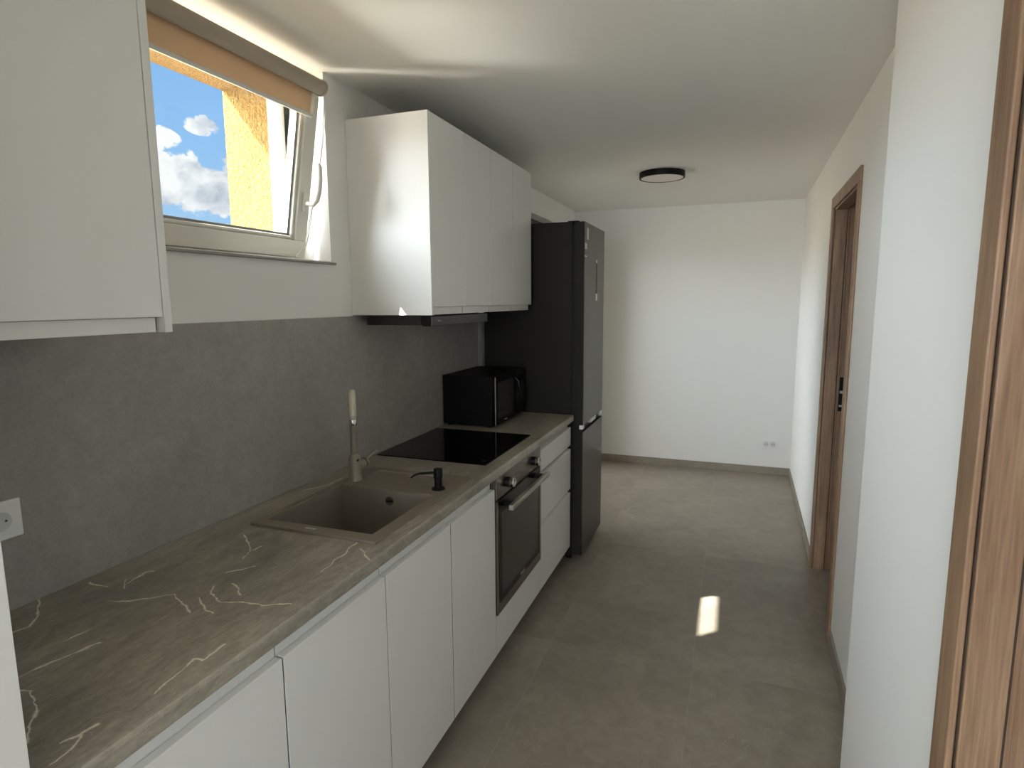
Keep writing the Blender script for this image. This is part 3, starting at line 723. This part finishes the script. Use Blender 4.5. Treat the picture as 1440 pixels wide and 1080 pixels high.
# ------------------------------------------------------------------ microwave
mw = thing('microwave', 'black microwave oven on the worktop beside the fridge', 'microwave', (.17, 3.04, .9))
my0, my1, mz0, mz1, mx = 2.800, 3.262, .912, 1.168, .292
MB().box(.016, mx, my0, my1, mz0, mz1).build('body', BLACK_MATT, mw, .004)
MB().box(mx + .0005, mx + .020, my0, my0 + .325, mz0 + .003, mz1 - .003).build('door', BLACK_GLOSS, mw, .003)
MB().box(mx + .0202, mx + .0206, my0 + .035, my0 + .27, mz0 + .035, mz1 - .035).build('door_window', OG, mw)
MB().box(mx + .018, mx + .0215, my0 - .0006, my0 + .004, mz0 + .004, mz1 - .004).build('edge_strip', GREY_PROFILE, mw)
cpn = MB().box(mx + .0005, mx + .019, my0 + .327, my1, mz0 + .003, mz1 - .003).build('control_panel', BLACK_PL, mw, .003)
MB().box(mx + .0192, mx + .0197, my0 + .348, my1 - .025, mz1 - .060, mz1 - .030).build('display', BLACK_GLOSS, cpn)
b = MB()
for i in range(4):
    for j in range(3): b.box(mx + .0192, mx + .0199, my0 + .352 + j * .028, my0 + .370 + j * .028, mz0 + .075 + i * .026, mz0 + .090 + i * .026)
b.build('buttons', HM, cpn)
MB().tube([(mx + .020, my0 + .292, mz0 + .035), (mx + .042, my0 + .294, mz0 + .060), (mx + .050, my0 + .296, (mz0 + mz1) / 2), (mx + .042, my0 + .294, mz1 - .060), (mx + .020, my0 + .292, mz1 - .035)], .008, 12).build('handle', BLACK_GLOSS, mw, smooth=True)
MB().box(mx + .0207, mx + .0211, my0 + .13, my0 + .165, mz0 + .012, mz0 + .018).build('badge', STICKER, mw)
for x in (.04, .27):
    for y in (my0 + .03, my1 - .03): MB().lathe([(.012, .9001), (.012, .9118)], (x, y, 0), 'z', 16).build('foot', BLACK_PL, mw)

# ------------------------------------------------------------------ fridge
fr = thing('fridge_freezer', 'tall dark inox fridge freezer standing at the end of the worktop', 'fridge', (.33, 3.61, 0))
FY0, FY1, FX, FB, FZ, FM = 3.335, 3.885, .640, .588, 1.984, .803
MB().box(.03, .570, FY0, FY1, .03, FZ).build('body', STEEL_BODY, fr, .004, 3)
MB().box(.5702, .5875, FY0 + .012, FY1 - .012, .04, FZ - .012).build('door_gasket', GASKET_SEAM_SHADE, fr)
def fdoor(z0, z1):
    p = [(FB, FY0 + .002), (FX - .004, FY0 + .002), (FX, FY0 + .006), (FX, FY1 - .006), (FX - .004, FY1 - .002), (FB, FY1 - .002)]
    d = MB().prism(p, 'z', z0, z1).build('door', [FRIDGE_STEEL, STEEL_BODY], fr, .0015, 2)
    for q in d.data.polygons:
        if abs(q.normal.x) < .6: q.material_index = 1
    return d
up = fdoor(FM + .030, FZ - .001)
lo = fdoor(.045, FM - .012)
# recessed grip between the doors
MB().box(FB, FX - .022, FY0 + .004, FY1 - .004, FM - .0118, FM + .0298).build('grip_recess', BLACK_PL, fr)
for ya, yb in ((.004, .050), (.215, .36), (.490, .546)): MB().box(FX - .0218, FX - .002, FY0 + ya, FY0 + yb, FM + .004, FM + .029).build('grip_insert', WHITE_PLASTIC, up, .002)
for ya, h in ((FY1 - .08, .014), (FY0 + .03, .008)): MB().box(.535, .600, ya, ya + .05, FZ + .0005, FZ + h).build('hinge_cover', BLACK_PL, fr, .002)
for x in (.08, .55):
    for y in (FY0 + .05, FY1 - .05): MB().lathe([(.018, .001), (.018, .012), (.012, .013), (.012, .0298)], (x, y, 0), 'z', 16).build('foot', BLACK_PL, fr)
MB().box(FX + .0001, FX + .0005, FY0 + .012, FY0 + .060, 1.835, 1.868).build('sticker', STICKER, up)
MB().box(FX + .0001, FX + .0005, FY0 + .006, FY0 + .060, 1.792, 1.799).build('sticker', STICKER, up)
MB().box(FX + .0001, FX + .0005, FY0 + .060, FY0 + .100, 1.890, 1.955).build('sticker', STICKER, up)
MB().box(FX + .0001, FX + .0006, FY0 + .20, FY0 + .30, 1.845, 1.853).build('logo_mark', HM, up)
MB().tube([(FX + .002, FY0 + .318, 1.772), (FX + .0025, FY0 + .320, 1.68), (FX + .002, FY0 + .318, 1.59)], .0017, 8).build('tag_cord', BLACK_PL, up)
MB().box(FX + .0001, FX + .004, FY0 + .300, FY0 + .336, 1.548, 1.590).build('hanging_tag', WHITE_PLASTIC, up, .001)
MB().box(FX + .0001, FX + .003, FY0 + .305, FY0 + .328, 1.772, 1.790).build('tag_pad', WHITE_PLASTIC, up, .001)

# ------------------------------------------------------------------ wall cabinets
def wall_unit(name, label, y0, y1, z0, z1, doors, panel=None, group='white wall cabinets'):
    r = thing(name, label, 'cabinet', (.17, (y0 + y1) / 2, z0), group=group)
    a0, a1 = y0, y1
    if panel == 'near':
        MB().box(.001, .356, y0, y0 + .018, z0, z1).build('side_panel', WHITE_LAM, r, .0008); a0 = y0 + .0185
    if panel == 'far':
        MB().box(.001, .356, y1 - .018, y1, z0, z1).build('side_panel', WHITE_LAM, r, .0008); a1 = y1 - .0185
    MB().box(.001, .335, a0, a1, z0 + .004, z1 - .001).build('carcass', CARC, r, .0005)
    for i in range(doors):
        ya = a0 + (a1 - a0) * i / doors; yb = a0 + (a1 - a0) * (i + 1) / doors
        p = [(.337, z0 + .031), (.355, z0 + .031), (.356, z0 + .032), (.356, z1 - .001), (.337, z1 - .001)]
        MB().prism(p, 'y', ya + .0016, yb - .0016).build('door', WHITE_LAM, r, .0008)
        MB().box(.3355, .3395, ya + .0014, yb - .0060, z0 + .001, z0 + .030).build('grip_rail', WHITE_LAM, r, .0008)
    return r
wall_unit('wall_cabinet', 'white wall cabinet with end panel nearest the window, above the hob', 2.052, 2.660, 1.497, 2.241, 2, 'near')
wall_unit('wall_cabinet', 'white wall cabinet next to the fridge, farther of the joined pair', 2.6605, 3.252, 1.497, 2.241, 2)
wall_unit('wall_cabinet', 'white wall cabinet at upper left in front of the window', .4565, .918, 1.491, 2.241, 1, 'far')

# cooker hood
hd = thing('cooker_hood', 'slim dark steel pull-out cooker hood under the wall cabinets', 'hood', (.18, 2.42, 1.452))
MB().box(.040, .285, 2.090, 2.655, 1.456, 1.4965).build('body', HOOD_BODY, hd, .002)
MB().box(.286, .330, 2.100, 2.665, 1.452, 1.4925).build('front_strip', HOOD_STEEL, hd, .002)
MB().box(.3302, .3308, 2.150, 2.158, 1.470, 1.476).build('button', GREY_PROFILE, hd)
MB().box(.3302, .3308, 2.166, 2.174, 1.470, 1.476).build('button', GREY_PROFILE, hd)
MB().box(.07, .27, 2.13, 2.61, 1.4535, 1.4558).build('filter', GREY_PROFILE, hd)

# ------------------------------------------------------------------ sockets and lamp
def schuko(b, c, axis, d, r=.0195):
    pass
s1 = thing('wall_socket', 'white single power socket on the grey splashback at far left', 'socket', (.010, .757, 1.10))
MB().box(.0102, .019, .715, .798, 1.059, 1.142).build('cover_plate', WHITE_PLASTIC, s1, .003, 3)
MB().box(.0190, .0205, .7265, .7865, 1.0705, 1.1305).build('insert', WHITE_PLASTIC, s1, .001)
MB().lathe([(.0205, .0206), (.0205, .0211), (.019, .0207)], (0, .7565, 1.1005), 'x', 32).build('socket_well', GREY_PLASTIC, s1, smooth=True)
for y in (.747, .766): MB().lathe([(.0025, .0212), (.0025, .0216)], (0, y, 1.1005), 'x', 12).build('pin_hole', DARK_HOLE, s1)
s2 = thing('double_socket', 'white double power socket low on the end wall', 'socket', (1.777, YB, .27))
MB().box(1.712, 1.843, YB - .012, YB - .0005, .236, .309).build('cover_plate', WHITE_PLASTIC, s2, .003, 3)
for x in (1.750, 1.805):
    MB().lathe([(.0215, YB - .0124), (.0215, YB - .0133), (.017, YB - .0126)], (x, 0, .2735), 'y', 28).build('socket_well', GREY_PLASTIC, s2, smooth=True)
    for e in (-.0095, .0095): MB().lathe([(.003, YB - .0140), (.003, YB - .0134)], (x + e, 0, .2735), 'y', 12).build('pin_hole', DARK_HOLE, s2)

lp_ = thing('ceiling_lamp', 'round flat ceiling lamp with black rim and pale diffuser', 'lamp', (.955, 4.17, ZC))
b = MB(); b.lathe([(.130, ZC - .0002), (.146, ZC - .001), (.146, ZC - .036), (.1445, ZC - .038), (.136, ZC - .038), (.135, ZC - .033), (.001, ZC - .033)], (.955, 4.17, 0), 'z', 64)
b.build('rim', BLACK_MATT, lp_, smooth=True)
MB().lathe([(.1345, ZC - .0335), (.1345, ZC - .036), (.001, ZC - .037)], (.955, 4.17, 0), 'z', 64).build('diffuser', LAMP_DIFF, lp_, smooth=True)

# ------------------------------------------------------------------ camera
cam = bpy.data.cameras.new('camera'); co = bpy.data.objects.new('camera', cam); C.objects.link(co)
cam.sensor_width = 36; cam.lens = 844.25437 / 1440 * 36; cam.clip_start = .01
yaw, pit, rol = math.radians(20.18757), math.radians(-7.88589), math.radians(-.3666)
fw = Vector((-math.sin(yaw) * math.cos(pit), math.cos(yaw) * math.cos(pit), math.sin(pit)))
rt = Vector((math.cos(yaw), math.sin(yaw), 0)); upv = rt.cross(fw)
rt2 = rt * math.cos(rol) + upv * math.sin(rol); up2 = -rt * math.sin(rol) + upv * math.cos(rol)
M = Matrix((rt2, up2, -fw)).transposed().to_4x4(); M.translation = Vector((1.43248, 0, 1.54967))
co.matrix_world = M
S.camera = co

# ------------------------------------------------------------------ light
def area(name, loc, rot, sx, sy, power, col):
    l = bpy.data.lights.new(name, 'AREA'); l.shape = 'RECTANGLE'; l.size = sx; l.size_y = sy; l.energy = power; l.color = col
    o = bpy.data.objects.new(name, l); C.objects.link(o); o.location = loc; o.rotation_euler = rot
    return o, l
sun = bpy.data.lights.new('sun', 'SUN'); sun.energy = 26; sun.angle = math.radians(.53); sun.color = (1., .95, .86)
so_ = bpy.data.objects.new('sun', sun); C.objects.link(so_)
so_.rotation_euler = Vector((1., .947, -1.28)).to_track_quat('-Z', 'Y').to_euler()
# daylight at the balcony door; rear and side lamps are added fill
area('daylight_balcony_door', (-.62, (A0 + A1) / 2, .85), (0, -PI / 2, 0), 1.6, 1.25, 6.5, (.98, 1., .90))
area('fill_rear', ((F0 + F1) / 2, YF - .45, 1.55), (PI / 2 + .25, 0, 0), 1.3, 1.4, 88, (.97, .98, 1.))
_o, _l = area('fill_side', (3.75, .65, 1.6), (0, PI / 2 - .45, 0), 1.2, 1.6, 2.0, (1., .95, .85))
_l.spread = math.radians(90)
# sky portal at the kitchen window
o, l = area('portal_kitchen_window', (-TW - .02, (R0 + R1) / 2, 2.03), (0, -PI / 2, 0), .66, .84, 1, (1, 1, 1)); l.cycles.is_portal = True

CLOUDS = [(-.712, .681, .158, .072, 1.), (-.690, .703, .160, .068, 1.), (-.738, .652, .160, .062, 1.), (-.746, .642, .190, .055, .9), (-.752, .625, .216, .045, .85), (-.716, .691, .080, .055, .9), (-.752, .651, .082, .055, .9), (-.690, .715, .078, .055, .9), (-.700, .672, .243, .026, .6), (-.66, .73, .17, .08, .9)]
# world: blue sky, cumulus clouds, bright sunlit ground below the horizon
w = bpy.data.worlds.new('world'); S.world = w; w.use_nodes = True
nt = w.node_tree; nt.nodes.clear(); out = nt.nodes.new('ShaderNodeOutputWorld'); bg = nt.nodes.new('ShaderNodeBackground'); L(nt, bg.outputs[0], out.inputs[0])
tc_ = nt.nodes.new('ShaderNodeTexCoord'); sp = nt.nodes.new('ShaderNodeSeparateXYZ'); L(nt, tc_.outputs['Generated'], sp.inputs[0])
z = sp.outputs[2]
rs = ramp(nt, [(0., (.44, .64, .84)), (.22, (.28, .51, .82)), (.42, (.18, .40, .78)), (1., (.10, .28, .70))]); L(nt, z, rs.inputs[0])
zz = math_(nt, 'ADD', z, .16)
px = math_(nt, 'DIVIDE', sp.outputs[0], zz); py = math_(nt, 'DIVIDE', sp.outputs[1], zz)
cv = nt.nodes.new('ShaderNodeVectorMath'); cv.operation = 'MULTIPLY_ADD'; L(nt, tc_.outputs['Generated'], cv.inputs[0]); cv.inputs[1].default_value = (1., 1., 1.7); cv.inputs[2].default_value = (5.3, 2.4, 1.1)
cn = noise(nt, 3.4, 9, .58, .25, cv.outputs[0]); cn2 = noise(nt, 12., 6, .6, .2, cv.outputs[0])
thr = nt.nodes.new('ShaderNodeMapRange'); thr.inputs['From Min'].default_value = .05; thr.inputs['From Max'].default_value = .55; thr.inputs['To Min'].default_value = .10; thr.inputs['To Max'].default_value = -.12
L(nt, z, thr.inputs['Value'])
blob = None
for (bx, by, bz, br, ba) in CLOUDS:
    dn = nt.nodes.new('ShaderNodeVectorMath'); dn.operation = 'SUBTRACT'; L(nt, tc_.outputs['Generated'], dn.inputs[0]); dn.inputs[1].default_value = (bx, by, bz)
    sq = nt.nodes.new('ShaderNodeVectorMath'); sq.operation = 'MULTIPLY'; L(nt, dn.outputs[0], sq.inputs[0]); sq.inputs[1].default_value = (1, 1, 1.9)
    ln = nt.nodes.new('ShaderNodeVectorMath'); ln.operation = 'LENGTH'; L(nt, sq.outputs[0], ln.inputs[0])
    q = math_(nt, 'MULTIPLY', math_(nt, 'SUBTRACT', 1., math_(nt, 'DIVIDE', ln.outputs['Value'], br), True), ba)
    blob = q if blob is None else math_(nt, 'MAXIMUM', blob, q)
cnz = noise(nt, 22., 9, .68, .3, tc_.outputs['Generated'])
cf = math_(nt, 'ADD', cn.outputs['Fac'], thr.outputs[0])
cf = math_(nt, 'MAXIMUM', math_(nt, 'MULTIPLY', cf, .93), math_(nt, 'MULTIPLY', math_(nt, 'ADD', math_(nt, 'MULTIPLY', cnz.outputs['Fac'], 1.05), math_(nt, 'MULTIPLY', blob, .48)), math_(nt, 'GREATER_THAN', blob, .001)))
cm = nt.nodes.new('ShaderNodeMapRange'); cm.interpolation_type = 'SMOOTHSTEP'; cm.inputs['From Min'].default_value = .54; cm.inputs['From Max'].default_value = .62; L(nt, cf, cm.inputs['Value'])
cc = ramp(nt, [(.34, (.44, .50, .58)), (.56, (.92, .92, .92))]); L(nt, cn2.outputs['Fac'], cc.inputs[0])
sky = mix_col(nt, cm.outputs[0], rs.outputs[0], cc.outputs[0])
gr = nt.nodes.new('ShaderNodeMapRange'); gr.inputs['From Min'].default_value = -.04; gr.inputs['From Max'].default_value = .0; L(nt, z, gr.inputs['Value'])
gn = noise(nt, 5., 3, .5, 0, tc_.outputs['Generated']); gc = mix_col(nt, gn.outputs['Fac'], (6.6, 5.3, 3.7), (9.6, 8.0, 6.0))
gs = nt.nodes.new('ShaderNodeMapRange'); gs.inputs['From Min'].default_value = -.05; gs.inputs['From Max'].default_value = -.35; L(nt, sp.outputs[0], gs.inputs['Value'])
gz = nt.nodes.new('ShaderNodeMapRange'); gz.inputs['From Min'].default_value = -.70; gz.inputs['From Max'].default_value = -.40; gz.inputs['To Min'].default_value = .22; gz.inputs['To Max'].default_value = 1.; L(nt, z, gz.inputs['Value'])
gcv = nt.nodes.new('ShaderNodeVectorMath'); gcv.operation = 'SCALE'; L(nt, gc, gcv.inputs[0]); L(nt, gz.outputs[0], gcv.inputs['Scale']); gc = gcv.outputs[0]
gc = mix_col(nt, gs.outputs[0], (.35, .38, .30), gc)
sdn = nt.nodes.new('ShaderNodeVectorMath'); sdn.operation = 'DOT_PRODUCT'; L(nt, tc_.outputs['Generated'], sdn.inputs[0]); sdn.inputs[1].default_value = tuple(Vector((-1., -.75, .75)).normalized())
glow = nt.nodes.new('ShaderNodeMapRange'); glow.interpolation_type = 'SMOOTHSTEP'; glow.inputs['From Min'].default_value = .45; glow.inputs['From Max'].default_value = .97; glow.inputs['To Min'].default_value = 0.; glow.inputs['To Max'].default_value = 23.
L(nt, sdn.outputs['Value'], glow.inputs['Value'])
gv = nt.nodes.new('ShaderNodeVectorMath'); gv.operation = 'SCALE'; gv.inputs[0].default_value = (.95, 1., 1.04); L(nt, glow.outputs[0], gv.inputs['Scale'])
sky = mix_col(nt, 1., sky, gv.outputs[0], 'ADD')
gd = nt.nodes.new('ShaderNodeVectorMath'); gd.operation = 'DOT_PRODUCT'; L(nt, tc_.outputs['Generated'], gd.inputs[0]); gd.inputs[1].default_value = tuple(Vector((-1., -.48, -.55)).normalized())
gm = nt.nodes.new('ShaderNodeMapRange'); gm.interpolation_type = 'SMOOTHSTEP'; gm.inputs['From Min'].default_value = math.cos(math.radians(5.)); gm.inputs['From Max'].default_value = math.cos(math.radians(3.2)); gm.inputs['To Max'].default_value = 110.
L(nt, gd.outputs['Value'], gm.inputs['Value'])
gg = nt.nodes.new('ShaderNodeVectorMath'); gg.operation = 'SCALE'; gg.inputs[0].default_value = (1., .95, .84); L(nt, gm.outputs[0], gg.inputs['Scale'])
gc = mix_col(nt, 1., gc, gg.outputs[0], 'ADD')
tot = mix_col(nt, gr.outputs[0], gc, sky)
L(nt, tot, bg.inputs[0]); bg.inputs[1].default_value = 1.0

# ------------------------------------------------------------------ render look
S.view_settings.view_transform = 'Standard'; S.view_settings.look = 'None'; S.view_settings.gamma = 1; S.view_settings.use_curve_mapping = False
S.view_settings.exposure = .36
S.cycles.max_bounces = 10; S.cycles.diffuse_bounces = 6; S.cycles.glossy_bounces = 4; S.cycles.transparent_max_bounces = 12
S.cycles.sample_clamp_indirect = 4; S.cycles.use_denoising = True
S.cycles.caustics_reflective = False; S.cycles.caustics_refractive = False
try: S.cycles.denoiser = 'OPENIMAGEDENOISE'
except Exception: pass
